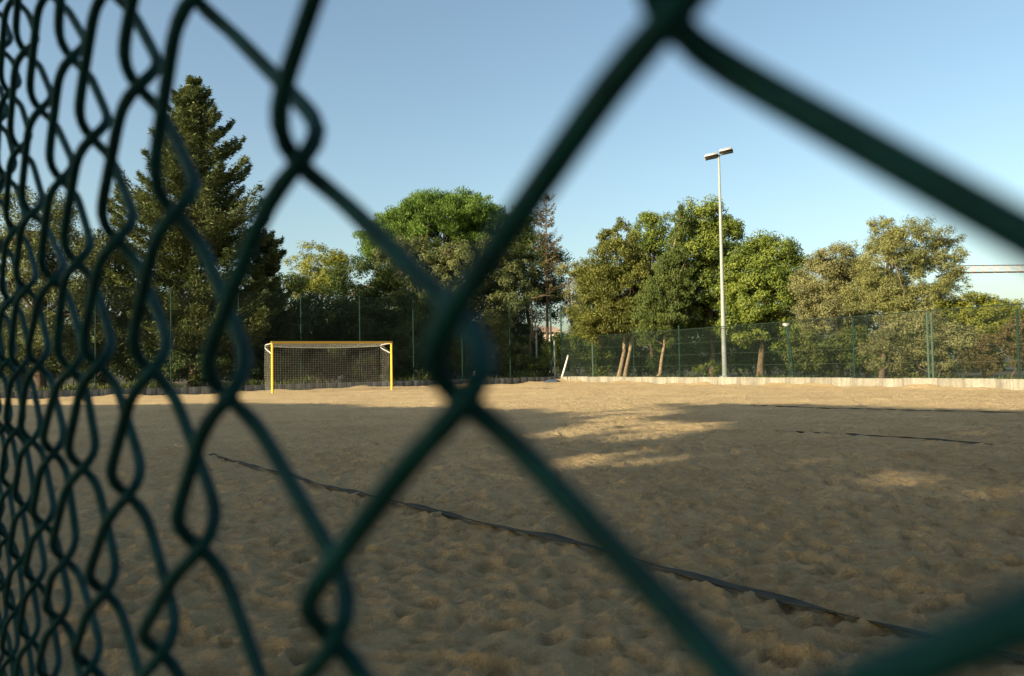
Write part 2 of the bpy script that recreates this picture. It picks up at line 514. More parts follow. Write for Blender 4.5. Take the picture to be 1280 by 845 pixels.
# ------------------------------------------------------------------ goal
def goal():
    a = np.array([-10.36, 34.35]); d = np.array([4.72, 2.60]); d /= np.linalg.norm(d)
    Lg, Hg, r = 5.42, 2.2, .05
    b = a + d * Lg
    back = np.array([-d[1], d[0]])
    root = empty('soccer_goal', (*((a + b) / 2), 0), 'yellow beach soccer goal with a thin net in front of the shaded wall', 'goal')
    def p3(s_, q, z):
        return np.array([*(a + d * s_ + back * q), z])
    for s_ in (0, Lg):
        m = MB(); m.tube([p3(s_, 0, -.25), p3(s_, 0, Hg - r - .001)], r, 16); m.build('post', M['yellow'], root, True)
    m = MB(); m.tube([p3(-r, 0, Hg), p3(Lg + r, 0, Hg)], r, 16); m.build('crossbar', M['yellow'], root, True)
    for s_ in (0, Lg):
        P = [p3(s_, .04, Hg - .06), p3(s_, .6, Hg - .05), p3(s_, 1.32, Hg - .07), p3(s_, 1.48, Hg - .13), p3(s_, 1.46, Hg - .20), p3(s_, 1.15, Hg - .29), p3(s_, .5, Hg - .42), p3(s_, .04, Hg - .52)]
        m = MB(); m.tube(P, .020, 8); m.build('net_bracket', M['bracket'], root, True)
    # rope along the top of the back net, sagging a little
    def top_back(s_):
        return Hg - .14 - .07 * math.sin(math.pi * s_ / Lg)
    P = [p3(Lg * k / 20, 1.46, top_back(Lg * k / 20)) for k in range(21)]
    m = MB(); m.tube(P, .014, 6); m.build('top_rope', M['net'], root)
    net = MB(); cr = .0029; g_ = .115
    ns = int(Lg / g_); nv = 19
    def bk(i, j):
        s_ = Lg * i / ns; f_ = j / nv
        z = top_back(s_) * (1 - f_) + .02 * f_
        return p3(s_, 1.46 + .10 * math.sin(f_ * math.pi) + .02 * math.sin(s_ * 3 + f_ * 4), z)
    for i in range(ns + 1):
        net.tube([bk(i, j) for j in range(0, nv + 1)], cr, 3, False)
    for j in range(nv + 1):
        net.tube([bk(i, j) for i in range(0, ns + 1, 2)], cr, 3, False)
    nq = 7
    for s_, w_ in ((0, -.03), (Lg, .03)):
        def sd(q, j):
            f_ = j / nv
            qq = 1.46 * q / nq
            zt = Hg - .55 + (top_back(s_) - Hg + .55) * min(1, q / nq * 1.3)
            return p3(s_ + w_ * math.sin(f_ * 3), qq + .10 * math.sin(f_ * math.pi) * q / nq, zt * (1 - f_) + .02 * f_)
        for q in range(1, nq):
            net.tube([sd(q, j) for j in range(nv + 1)], cr, 3, False)
        for j in range(nv + 1):
            net.tube([sd(q, j) for q in range(nq + 1)], cr, 3, False)
    for k in range(1, 7):
        net.tube([p3(Lg * i / 12, 1.46 * k / 7, Hg - .04 - .1 * k / 7 - .05 * math.sin(math.pi * i / 12) * k / 7) for i in range(13)], cr, 3, False)
    for i in range(ns + 1):
        s_ = Lg * i / ns
        net.tube([p3(s_, .05, Hg - .04), p3(s_, 1.46, top_back(s_))], cr, 3, False)
    net.build('net', M['net'], root)
    return root
goal()

# ------------------------------------------------------------------ court tapes lying on the sand
def tape(label, a, b, width, lift, seed):
    a, b = np.array(a), np.array(b); L_ = np.linalg.norm(b - a); d = (b - a) / L_; nrm = np.array([-d[1], d[0]])
    n = max(8, int(L_ / .06))
    t = np.linspace(0, L_, n)
    wob = .012 * np.sin(t * .9 + seed) + .012 * np.sin(t * 2.7 + seed * 2)
    P = a + d * t[:, None] + nrm * wob[:, None]
    z = sand_z(P[:, 0], P[:, 1])
    k = np.ones(31) / 31
    zs = np.convolve(np.pad(z, 15, mode='edge'), k, 'valid')
    zs = np.convolve(np.pad(zs, 15, mode='edge'), k, 'valid')
    zp = np.pad(z, 4, mode='edge'); zm = np.max([zp[k_:k_ + n] for k_ in range(9)], 0)
    for _ in range(4):
        zs = np.maximum(zs, zm - .004)
        zs = np.convolve(np.pad(zs, 6, mode='edge'), np.ones(13) / 13, 'valid')
    zs = zs + lift
    tw = .006 * np.sin(t * 5 + seed) + .004 * np.sin(t * 13)
    Lf = np.c_[P + nrm * width / 2, zs + tw]; Rg = np.c_[P - nrm * width / 2, zs - tw]
    dn = np.array([0, 0, .006])
    V = np.concatenate([Lf, Rg, Lf - dn, Rg - dn]); i = np.arange(n - 1)
    Q = np.concatenate([np.stack([i, i + 1, n + i + 1, n + i], 1)[:, ::-1], np.stack([2 * n + i, 2 * n + i + 1, 3 * n + i + 1, 3 * n + i], 1),
                        np.stack([i, i + 1, 2 * n + i + 1, 2 * n + i], 1), np.stack([n + i, n + i + 1, 3 * n + i + 1, 3 * n + i], 1)[:, ::-1]])
    mb = MB(); mb.add(V, Q)
    return tag(mb.build('boundary_tape', M['tape'], None, True), label, 'boundary tape')
tape('long dark tape crossing the foreground sand diagonally behind the wire', (-3.62, 9.48), (2.70, .92), .044, .004, 1)
tape('thin dark tape far off by the edge of the sunlit sand on the right', (5.3, 18.0), (9.6, 12.8), .045, .006, 2)
tape('faint dark tape lying in shade half way across the sand on the right', (3.5, 10.75), (5.2, 8.7), .03, -.006, 3)
tape('short dark strip on the lit sand near the wall corner', (.2, 34.6), (1.8, 33.7), .05, .01, 4)  # a thin dark line, modelled like the tapes

# ------------------------------------------------------------------ small things by the corner
def small_things():
    # leaning white plank
    a = at(702.5, 471, 46.9); b = at(710.5, 444, 47.3)
    root = empty('white_plank', a, 'white plank leaning up from the wall at the corner', 'plank')
    ax = (b - a) / 2; side = unit(np.cross(ax, np.array([0, 1.0, 0])))
    m = MB(); m.box((a + b) / 2, ax, side * .05, np.cross(unit(ax), side) * .02); m.build('board', M['white'], root)
    # grey pole with a small box lamp
    q = at(671, 470, 52.0); t_ = at(670.5, 414, 52.0)
    root = empty('lamp_post', (q[0], q[1], 0), 'thin grey post with a small box head behind the wall left of the corner', 'post')
    m = MB(); m.tube([(q[0], q[1], -.3), t_], .06, 8); m.build('pole', M['grey_pole'], root, True)
    m = MB(); m.box(t_ + [0, 0, .1], (.2, 0, 0), (0, .14, 0), (0, 0, .10)); m.box(t_ + [0, 0, .22], (.13, 0, 0), (0, .1, 0), (0, 0, .03)); m.build('lamp_head', M['grey_pole'], root)
    q = at(694, 470, 48.9); t_ = at(692.8, 426, 48.9)
    root = empty('corner_stake', (q[0], q[1], 0), 'short pale grey stake standing beside the leaning white plank', 'post')
    m = MB(); m.tube([(q[0], q[1], -.3), t_], .045, 8); m.build('stake', M['galv'], root, True)
    m = MB(); m.tube([t_, t_ + [0, 0, .06]], [.055, .03], 8); m.build('cap', M['galv'], root)
    # lamp post in front of the right hand trees
    t = on_wall(984, False); b2 = CORNER + RDIR * t + ROUT * .55
    hd = at(983, 408, b2[1])
    root = empty('lamp_post', (*b2, 0), 'low lamp post with a wide pale head by the green fence', 'lamp post')
    m = MB(); m.tube([(*b2, -.2), hd - [0, 0, .03]], .045, 8); m.build('pole', M['post_green'], root, True)
    m = MB(); m.tube([hd, hd + [0, 0, .07], hd + [0, 0, .12]], [.07, .16, .14], 10); m.build('lamp_head', M['lamp_body'], root)
    # blue bundle
    q = at(690, 476.0, 46.6); c0 = np.array([q[0], q[1], .06])
    m = MB()
    n, k = 9, 14
    V = []
    for i in range(n):
        th = math.pi * i / (n - 1)
        for j in range(k):
            ph = 2 * math.pi * j / k
            rr = 1 + .22 * math.sin(3 * ph + 2 * th) + .12 * math.cos(5 * ph - th * 3)
            V.append(c0 + np.array([.42 * rr * math.sin(th) * math.cos(ph), .2 * rr * math.sin(th) * math.sin(ph), .12 * math.cos(th) * (1 + .2 * math.sin(4 * ph))]))
    Q = [(i * k + j, i * k + (j + 1) % k, (i + 1) * k + (j + 1) % k, (i + 1) * k + j) for i in range(n - 1) for j in range(k)]
    m.add(V, Q)
    tag(m.build('blue_bundle', M['blue'], None, True), 'small crumpled blue bundle at the foot of the wall corner', 'bundle')
small_things()

# ------------------------------------------------------------------ crane far away
def crane():
    Y = 166.0
    tip = at(1188, 341, Y); root_p = at(1560, 335.5, Y)
    mx = root_p
    root = empty('tower_crane', (mx[0], Y, 0), 'pale orange tower crane jib reaching in over the trees', 'crane')
    def lattice(a, b, wv, hv, nbay, r=.07, tri=True):
        m = MB(); a, b = np.array(a), np.array(b)
        ch = [(-1, 0), (1, 0), (0, 1)] if tri else [(-1, -1), (1, -1), (1, 1), (-1, 1)]
        pts = [[a + (b - a) * k / nbay + wv * c[0] + hv * c[1] for k in range(nbay + 1)] for c in ch]
        for p in pts:
            m.tube([p[0], p[-1]], r * 1.4, 5)
        for i in range(len(ch)):
            j = (i + 1) % len(ch)
            for k in range(nbay):
                m.tube([pts[i][k], pts[j][k + 1]], r * .7, 4, False); m.tube([pts[i][k + 1], pts[j][k + 1]], r * .6, 4, False)
                if tri and j == 2 or tri and i == 2:
                    pass
        return m
    lattice(tip, root_p - [0, 0, .2], np.array([0, .6, 0]), np.array([0, 0, 1.45]), 26).build('jib', M['crane'], root)
    lattice((mx[0], Y, -.3), (mx[0], Y, mx[2] - .4), np.array([.8, 0, 0]), np.array([0, .8, 0]), 14, .1, False).build('mast', M['crane'], root)
    lattice(root_p, root_p + [16, 0, 0], np.array([0, .6, 0]), np.array([0, 0, 1.1]), 9).build('counter_jib', M['crane'], root)
    m = MB(); m.box(root_p + [14, 0, -1.0], (1.6, 0, 0), (0, .7, 0), (0, 0, 1.2)); m.build('counterweight', M['crane_weight'], root)
    m = MB(); m.box(root_p + [-1.6, -.8, -.9], (.9, 0, 0), (0, .8, 0), (0, 0, 1.0)); m.build('cab', M['crane'], root)
    m = MB(); apex = root_p + [0, 0, 6.0]
    m.tube([root_p + [-.7, 0, 0], apex], .12, 5); m.tube([root_p + [.7, 0, 0], apex], .12, 5)
    m.tube([apex, root_p + [15, 0, 1]], .05, 4); m.tube([apex, root_p + (tip - root_p) * .55 + [0, 0, 1.3]], .05, 4)
    m.build('apex_tower', M['crane'], root)
crane()

# ------------------------------------------------------------------ houses glimpsed between the trees
def house(label, x0, x1, ytop, Y, depth, wall, floors, roof_h):
    a = at(x0, 460, Y); b = at(x1, 460, Y); zt = at((x0 + x1) / 2, ytop, Y)[2]
    cx, hw = (a[0] + b[0]) / 2, abs(b[0] - a[0]) / 2
    root = empty('house', (cx, Y, 0), label, 'house')
    m = MB(); m.box((cx, Y + depth / 2, zt / 2 - .25), (hw, 0, 0), (0, depth / 2, 0), (0, 0, zt / 2 + .25)); m.build('wall', M[wall], root)
    m = MB(); e = .4
    V = [(cx - hw - e, Y - e, zt), (cx + hw + e, Y - e, zt), (cx + hw + e, Y + depth + e, zt), (cx - hw - e, Y + depth + e, zt),
         (cx - hw * .6, Y + depth / 2, zt + roof_h), (cx + hw * .6, Y + depth / 2, zt + roof_h)]
    m.add(V, [(0, 1, 5, 4), (2, 3, 4, 5)]); m.add(np.array(V), [(1, 2, 5), (3, 0, 4)]); m.add(np.array(V)[:4] + [0, 0, -.003], [(3, 2, 1, 0)])
    m.build('roof', M['roof'], root)
    nw = max(2, int(hw * 2 / 2.6))
    for f_ in range(floors):
        for k in range(nw):
            x = cx - hw + (k + .5) * 2 * hw / nw; z = 1.5 + f_ * (zt - .6) / floors
            m = MB()
            for (dx, dz, sx, sz) in ((-.55, 0, .06, .75), (.55, 0, .06, .75), (0, .69, .49, .06), (0, -.69, .49, .06)):
                m.box((x + dx, Y - .04, z + dz), (sx, 0, 0), (0, .05, 0), (0, 0, sz))
            wn = m.build('window', M['house_white'], root)
            m = MB(); m.box((x, Y - .012, z), (.485, 0, 0), (0, .02, 0), (0, 0, .625)); m.build('pane', M['window'], wn)
    return root
house('white house glimpsed through the trees left of the corner', 592, 634, 428, 92, 9, 'house_white', 2, 1.6)
house('pinkish house with a tiled roof glimpsed beside the bare forked trunk', 664, 704, 416, 120, 10, 'house_pink', 2, 1.2)
house('pale house glimpsed through the dark branches over the goal', 356, 412, 412, 105, 9, 'house_white', 2, 1.6)

# ------------------------------------------------------------------ trees
def leaf_quads(Cn, N, L, W, rng):
    n = len(Cn)
    rnd = unit(rng.standard_normal((n, 3)))
    a = unit(rnd - N * (rnd * N).sum(1)[:, None]); b = np.cross(N, a)
    L = (L * rng.uniform(.65, 1.35, n))[:, None] / 2; W = (W * rng.uniform(.65, 1.35, n))[:, None] / 2
    fold = N * W * .35
    V = np.stack([Cn - a * L - b * W, Cn - a * L * .6 + b * W + fold, Cn + a * L], 1).reshape(-1, 3)
    Q = (np.arange(n) * 3)[:, None] + np.arange(3)[None]
    return V, Q


def sprays(Cn, A, L, W, rng):
    """elongated diamonds pointing along A"""
    n = len(Cn)
    A = unit(A + .55 * rng.standard_normal((n, 3)))
    rnd = unit(rng.standard_normal((n, 3))); b = unit(np.cross(A, rnd)); c = np.cross(A, b)
    L = (L * rng.uniform(.6, 1.4, n))[:, None] / 2; W = (W * rng.uniform(.6, 1.4, n))[:, None] / 2
    V = np.stack([Cn - A * L - b * W, Cn - A * L * .7 + b * W + c * W * .4, Cn + A * L], 1).reshape(-1, 3)
    Q = (np.arange(n) * 3)[:, None] + np.arange(3)[None]
    return V, Q


def clump_crown(blobs, nclump, per, crad, L, W, rng, mode='leaf', flat=.75, shell=.55, updir=.35):
    """blobs: (cx, cy, cz, rx, ry, rz). Leaf clumps spread through the blobs, denser near their skin."""
    B = np.array(blobs, float)
    area = (B[:, 3] * B[:, 4] + B[:, 3] * B[:, 5] + B[:, 4] * B[:, 5]); pr = area / area.sum()
    k = rng.choice(len(B), nclump, p=pr)
    d = unit(rng.standard_normal((nclump, 3))); d[:, 2] = np.where(d[:, 2] < -.8, -d[:, 2], d[:, 2])
    rad = (shell + (1 - shell) * rng.random(nclump) ** .6) * rng.uniform(.80, 1.16, nclump)
    cc = B[k, :3] + d * B[k, 3:] * rad[:, None]
    cr = crad * rng.uniform(.35, 1.5, nclump)
    ctint = rng.random(nclump)
    cr = cr * np.clip(B[k, 3:].min(1) / .9, .55, 1)
    m = np.maximum(6, (per * (cr / crad) ** 2 * rng.uniform(.6, 1.3, nclump)).astype(int))
    idx = np.repeat(np.arange(nclump), m); n = len(idx)
    g = rng.standard_normal((n, 3)); g = unit(g) * rng.random((n, 1)) ** .45
    g[:, 2] *= flat
    P = cc[idx] + g * cr[idx][:, None]
    out = unit(unit(g) * .9 + unit(d[idx] / B[k[idx], 3:]) * .5 + np.array([0, 0, updir]) + .55 * rng.standard_normal((n, 3)))
    tint = np.clip(.15 + .65 * ctint[idx] + .25 * rng.standard_normal(n), 0, 1)
    if mode == 'leaf':
        V, Q = leaf_quads(P, out, L, W, rng)
    else:
        V, Q = sprays(P, out + np.array([0, 0, updir]), L, W, rng)
    return V, Q, tint, cc


def trunk_mesh(mb, base, top, r0, r1, bend, rng, sides=9, n=7):
    base, top = np.array(base, float), np.array(top, float)
    t = np.linspace(0, 1, n)
    P = base + (top - base) * t[:, None]
    off = np.cumsum(rng.standard_normal((n, 3)) * bend / n, 0); off[0] = 0; off[:, 2] = 0
    P = P + off
    r = r0 + (r1 - r0) * t ** .8; r[0] *= 1.35
    mb.tube(P, r, sides)
    return P


def place_tree(name, label, cat, base, trunk_to, tr, bark, leaf, V, Q, tint, limbs_to=None, rng=None, group=None, extra=None, bend=.5, trunk_mats=None, multi=1):
    root = empty(name, (base[0], base[1], 0), label, cat, group)
    ends = []
    for q in range(multi):
        off = np.array([(q - (multi - 1) / 2) * .42, 0, 0])
        mb = MB(); P = trunk_mesh(mb, np.array([base[0], base[1], -.3]) + off, np.array(trunk_to) + off * 1.5, tr, tr * .35, bend, rng)
        mb.build('trunk', M[bark], root, True)
        ends.append(P)
    if limbs_to is not None and len(limbs_to):
        lm = MB()
        for e in limbs_to:
            P = ends[rng.integers(len(ends))]
            i = rng.integers(len(P) // 2, len(P)); s_ = P[i]
            if np.linalg.norm(e - s_) < .3: continue
            mid = (s_ + e) / 2 + np.array([0, 0, -.12]) * np.linalg.norm(e - s_) * .5 + rng.standard_normal(3) * .12
            lm.tube([s_, mid, e], [tr * .38, tr * .22, tr * .06], 5, False)
        if lm.n: lm.build('limbs', M[bark], root, True)
    mb = MB(); mb.add(V, Q)
    o = mb.build('crown', M[leaf], root, False, tint)
    if extra is not None:
        Ve, Qe, te, me_ = extra
        mb = MB(); mb.add(Ve, Qe); mb.build('dead_foliage', M[me_], root, False, te)
    return root


def blob_tree(name, label, cat, Y, spec, trunk_px, tr, bark, leaf, nclump, per, crad, L, W, seed, mode='leaf', deep=.8, multi=1, dead=None, group=None, sat=3, limbs=14, trunk_top=None, shell=.55, flat=.75, updir=.35):
    """spec: list of (px, py, half width px, half height px) ovals as seen, given depth around Y"""
    rng = np.random.default_rng(seed)
    L, W, per, crad, nclump = L * .74, W * .80, int(per * 1.9 / 1.8), crad * .92, int(nclump * 1.8)
    blobs, first = [], []
    for (px, py, hw, hh) in spec:
        c = at(px, py, Y); rx = hw * 1.1 * Y / F; rz = hh * 1.06 * Y / F
        c[1] += rng.uniform(-.3, .3) * rx
        first.append(len(blobs)); blobs.append((*c, rx, rx * deep, rz))
        if rx > .35:
            for _ in range(sat):                                     # boughs that stick out of the main mass
                dd = unit(rng.standard_normal(3)); dd[2] = abs(dd[2]) * .8 if rng.random() < .75 else dd[2]
                k_ = rng.uniform(.22, .42)
                blobs.append((*(c + dd * np.array([rx, rx * deep, rz]) * rng.uniform(.8, 1.05)), rx * k_, rx * k_ * deep, rz * k_))
    V, Q, t, cc = clump_crown(blobs, nclump, per, crad, L, W, rng, mode, flat, shell, updir)
    b = at(trunk_px, 468, Y)
    main = [blobs[i_] for i_ in first]
    tt = trunk_top if trunk_top is not None else max(range(len(main)), key=lambda i: main[i][2])
    tz = main[tt]
    ex = None
    if dead:
        bl = [(*(at(px, py, Y) + np.array([0, -.9 * hw_ * Y / F - 1.6, 0])), hw_ * Y / F, hw_ * Y / F * .5, hh_ * Y / F) for (px, py, hw_, hh_) in dead]
        Ve, Qe, te, _ = clump_crown(bl, 9 * len(bl), 80, .28, L, W, rng)
        ex = (Ve, Qe, te, 'dead')
    sel = cc[rng.choice(len(cc), min(limbs, len(cc)), replace=False)]
    return place_tree(name, label, cat, b, (tz[0], tz[1], tz[2] - tz[5] * .1), tr, bark, leaf, V, Q, t, sel, rng, group, ex, multi=multi)


def layered_conifer(name, label, px, Y, top_py, half_px, leaf, seed, nb=150, per=260, z_low=.10, L=.26, W=.062, droop=.12, sparse=1.0, tr=.3, dead=False, lean=0.0, prof=None):
    """branches in loose tiers, each a flat spray with upturned tip"""
    rng = np.random.default_rng(seed)
    top = at(px, top_py, Y); Ht = top[2]; base = at(px + lean, 468, Y)
    R = half_px * Y / F
    root = empty(name, (base[0], base[1], 0), label, 'tree')
    mb = MB(); TP = trunk_mesh(mb, (base[0], base[1], -.3), top - [0, 0, .25], tr, .025, .25, rng, n=12)
    mb.build('trunk', M['bark'], root, True)
    Vs, Qs, Ts, nV = [], [], [], 0
    lm = MB()
    zs = np.sort(z_low + (1 - z_low) * rng.random(nb) ** .85)
    for i, f_ in enumerate(zs):
        q = (f_ - z_low) / (1 - z_low)
        ln = R * (prof(q) if prof else (1 - q) ** .8 * .96 + .05) * rng.choice([.55, .75, .9, 1.0, 1.12], p=[.12, .2, .3, .28, .1])
        ln *= .84 + .26 * math.sin(7 * f_ + 2.1 * math.cos(i * 2.39996) + seed) * math.sin(17 * f_ + seed)
        if ln < .25: ln = .25
        phi = i * 2.39996 + rng.normal(0, .35)
        z0 = f_ * Ht
        k = (z0 + .3) / (top[2] + .05); ip = min(len(TP) - 1.001, k * (len(TP) - 1)); a0 = int(ip)
        s_ = TP[a0] + (TP[a0 + 1] - TP[a0]) * (ip - a0)
        dirh = np.array([math.cos(phi), math.sin(phi), 0])
        rise = rng.uniform(-.10, .22) + .5 * q ** 3
        tt = np.linspace(0, 1, 6)
        B = s_ + dirh * (ln * tt)[:, None] + np.array([0, 0, 1.0]) * (ln * (rise * tt - droop * np.sin(tt * math.pi) + .16 * tt ** 3))[:, None]
        lm.tube(B, np.linspace(.05 * min(1, ln / 2.5) + .008, .006, 6), 4, False)
        m = int(1.7 * per * sparse * (.25 + ln / R))
        t = rng.random(m) ** .65 * .93 + .10
        wv = (.30 * ln * (1.12 - t) + .10) * rng.standard_normal(m) * .62
        P = np.stack([np.interp(t, tt, B[:, c]) for c in range(3)], 1)
        sd = np.array([-dirh[1], dirh[0], 0])
        P = P + sd * wv[:, None] + np.array([0, 0, 1.0]) * (rng.standard_normal(m) * .085 - .05 * np.abs(wv))[:, None]
        A = dirh + sd * (np.sign(wv) * .6)[:, None] + np.array([0, 0, .28])
        V, Q = sprays(P, A, L, W, rng)
        Vs.append(V); Qs.append(Q + nV); nV += len(V)
        Ts.append(np.clip(rng.uniform(.15, .75) + .2 * rng.standard_normal(m) + .15 * t, 0, 1))
    lm.build('limbs', M['bark'], root, True)
    mb = MB(); mb.add(np.concatenate(Vs), np.concatenate(Qs))
    mb.build('crown', M[leaf], root, False, np.concatenate(Ts))
    return root


# --- left of the goal
layered_conifer('conifer_tree', 'tallest tree, a big layered conifer rising left of the goal', 243, 39, 98, 118, 'cedar', 11, nb=330, per=260,
                prof=lambda q: float(np.interp(q, [0, .2, .48, .69, .9, 1], [.85, .92, .98, .56, .22, .05])))
layered_conifer('conifer_tree', 'smaller dark conifer tucked in right of the tallest tree above the goal', 330, 44, 296, 62, 'cedar', 12, nb=130, per=230, tr=.2,
                prof=lambda q: (1 - q) ** .5 * .95 + .05)
blob_tree('broad_tree', 'pale yellow green tree showing between the conifers and the domed pine', 'tree', 56, [(398, 330, 32, 30), (380, 355, 22, 28), (420, 352, 26, 30), (400, 380, 38, 36)], 400, .2, 'bark', 'yellow_bush', 120, 130, .55, .17, .10, 13)
blob_tree('broad_tree', 'dark rounded tree behind the left end of the goal', 'tree', 47, [(345, 385, 40, 45), (378, 400, 34, 30), (318, 420, 42, 40), (300, 390, 40, 46)], 362, .22, 'bark', 'broad_deep', 160, 150, .6, .18, .11, 14)
blob_tree('broad_tree', 'dark green tree straight behind the middle of the goal', 'tree', 49, [(450, 352, 36, 34), (425, 380, 34, 36), (480, 388, 38, 40), (450, 410, 46, 32), (500, 420, 30, 36)], 452, .24, 'bark', 'broad_deep', 210, 150, .6, .18, .11, 15)
blob_tree('broad_tree', 'dark tree filling the left edge of the picture behind the wire', 'tree', 37, [(30, 285, 50, 50), (75, 330, 48, 50), (10, 360, 60, 70), (90, 400, 60, 50), (40, 430, 70, 40)], 50, .3, 'bark', 'oak', 260, 150, .55, .16, .09, 16)
blob_tree('broad_tree', 'rounded dark tree between the left edge and the tallest conifer', 'tree', 41, [(122, 320, 36, 34), (150, 345, 32, 40), (130, 380, 46, 44), (170, 420, 50, 44), (110, 440, 40, 30)], 135, .26, 'bark', 'oak', 210, 150, .55, .17, .1, 17)
blob_tree('shrub', 'pale green shrub seen through the right part of the goal net', 'shrub', 43.6, [(452, 462, 10, 14), (465, 460, 9, 15), (443, 466, 8, 10)], 455, .05, 'bark', 'yellow_bush', 26, 90, .3, .13, .07, 18)
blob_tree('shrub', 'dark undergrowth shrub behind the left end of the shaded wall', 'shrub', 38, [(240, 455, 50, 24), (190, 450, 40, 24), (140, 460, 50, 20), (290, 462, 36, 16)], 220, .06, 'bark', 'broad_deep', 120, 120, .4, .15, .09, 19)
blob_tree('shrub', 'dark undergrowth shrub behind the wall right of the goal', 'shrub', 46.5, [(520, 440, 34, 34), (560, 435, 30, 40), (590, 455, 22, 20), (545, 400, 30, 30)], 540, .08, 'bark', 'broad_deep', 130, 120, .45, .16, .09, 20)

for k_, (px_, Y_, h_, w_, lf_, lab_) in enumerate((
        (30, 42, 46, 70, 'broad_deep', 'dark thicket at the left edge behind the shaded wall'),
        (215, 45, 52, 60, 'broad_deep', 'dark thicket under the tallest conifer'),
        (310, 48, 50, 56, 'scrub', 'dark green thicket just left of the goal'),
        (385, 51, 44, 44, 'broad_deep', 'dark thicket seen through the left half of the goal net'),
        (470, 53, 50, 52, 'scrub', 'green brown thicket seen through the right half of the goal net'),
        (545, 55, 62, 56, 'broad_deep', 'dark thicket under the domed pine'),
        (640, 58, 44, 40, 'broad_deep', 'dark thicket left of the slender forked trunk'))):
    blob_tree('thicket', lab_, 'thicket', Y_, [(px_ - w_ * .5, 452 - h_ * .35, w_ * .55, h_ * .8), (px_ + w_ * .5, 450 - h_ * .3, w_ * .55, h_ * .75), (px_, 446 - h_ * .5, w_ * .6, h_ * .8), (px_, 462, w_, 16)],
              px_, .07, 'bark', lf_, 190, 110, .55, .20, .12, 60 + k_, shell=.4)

# --- middle
blob_tree('umbrella_pine', 'domed umbrella pine with a bright green top', 'tree', 61, [(556, 290, 88, 40), (500, 300, 46, 34), (612, 298, 46, 34), (556, 273, 62, 28), (640, 318, 26, 26), (478, 308, 24, 24)], 560, .34, 'bark', 'pine', 760, 105, .55, .26, .085, 21, mode='spray', shell=.6, flat=.6, updir=.8, sat=0)
blob_tree('evergreen_oak', 'grey green oak with rusty brown patches under the domed pine', 'tree', 56, [(520, 334, 44, 34), (570, 350, 46, 44), (612, 335, 40, 40), (540, 375, 50, 36), (600, 390, 40, 40), (496, 362, 28, 30), (640, 358, 28, 44)], 565, .3, 'bark', 'oak', 560, 150, .5, .17, .11, 22, sat=2, shell=.4,
          dead=[(512, 328, 9, 8), (562, 327, 8, 10), (505, 345, 7, 5), (536, 352, 6, 5)])
layered_conifer('dead_top_conifer', 'thin conifer with a sparse brown dead top beside the domed pine', 684, 57, 244, 34, 'dead', 23, nb=70, per=30, tr=.16, z_low=.42, L=.24, W=.06,
                prof=lambda q: (1 - q) ** .5 * .9 + .12)
blob_tree('dark_tree', 'very dark tree under the brown topped conifer', 'tree', 59, [(650, 300, 26, 44), (662, 345, 36, 48), (690, 350, 24, 40), (640, 390, 34, 40), (690, 385, 16, 26)], 672, .2, 'bark', 'broad_deep', 210, 150, .6, .18, .1, 24)
blob_tree('ivy_shrub', 'sunlit pale green climber between the dark trunks right of the near wire knot', 'shrub', 50, [(612, 412, 18, 24), (622, 440, 20, 26), (634, 400, 12, 22), (644, 450, 18, 22)], 622, .09, 'bark', 'cypress', 80, 120, .42, .15, .09, 25)
blob_tree('broad_tree', 'small loose tree with blue green leaves filling the gap at the corner', 'tree', 55, [(716, 345, 18, 20), (728, 365, 22, 22), (735, 392, 22, 20), (712, 392, 12, 16)], 722, .12, 'bark', 'olive', 64, 120, .5, .16, .09, 26)
blob_tree('shrub', 'low green bush behind the wall corner', 'shrub', 50, [(690, 448, 22, 22), (715, 440, 24, 26), (735, 430, 22, 30), (748, 455, 20, 18), (672, 460, 16, 14)], 715, .07, 'bark', 'broad', 130, 120, .42, .15, .09, 27)
blob_tree('bare_trunk_tree', 'slender bare forked trunk with wispy leaves at the sky gap', 'tree', 53, [(668, 372, 10, 8), (700, 372, 12, 10), (655, 384, 10, 8)], 665, .13, 'bark', 'broad_deep', 22, 60, .4, .14, .08, 28, limbs=10)

# --- right of the corner
blob_tree('cypress_tree', 'bushy golden cypress with twin pale trunks beside the tall corner post', 'tree', 45.5, [(776, 286, 9, 13), (775, 305, 20, 24), (772, 330, 32, 30), (748, 352, 24, 22), (795, 348, 26, 26), (770, 370, 42, 30), (745, 392, 26, 22), (790, 395, 34, 26), (765, 412, 40, 18), (724, 345, 10, 12)], 775, .14, 'bark_pale', 'cypress', 360, 150, .42, .20, .075, 31, mode='spray', multi=2, updir=.5, trunk_top=4)
blob_tree('broad_tree', 'light green tree half hidden behind the two cypresses', 'tree', 52, [(812, 292, 22, 24), (798, 318, 18, 26), (830, 318, 24, 30)], 812, .15, 'bark', 'broad', 90, 130, .5, .17, .10, 32)
blob_tree('column_cypress', 'narrow pointed cypress with a leaning trunk left of the mast', 'tree', 43.5, [(851, 264, 4, 12), (850, 282, 9, 22), (848, 308, 15, 28), (838, 345, 22, 30), (828, 375, 28, 30), (826, 402, 27, 26), (822, 420, 20, 18)], 818, .12, 'bark_pale', 'column', 360, 150, .34, .18, .06, 33, mode='spray', updir=1.0, trunk_top=4)
blob_tree('broad_tree', 'tall loose green tree directly behind the floodlight mast', 'tree', 45, [(876, 280, 26, 26), (900, 300, 26, 28), (870, 315, 30, 32), (905, 340, 24, 30), (880, 365, 36, 34), (868, 400, 30, 26), (905, 395, 26, 30)], 889, .17, 'bark', 'broad', 330, 150, .48, .16, .095, 34, trunk_top=4)
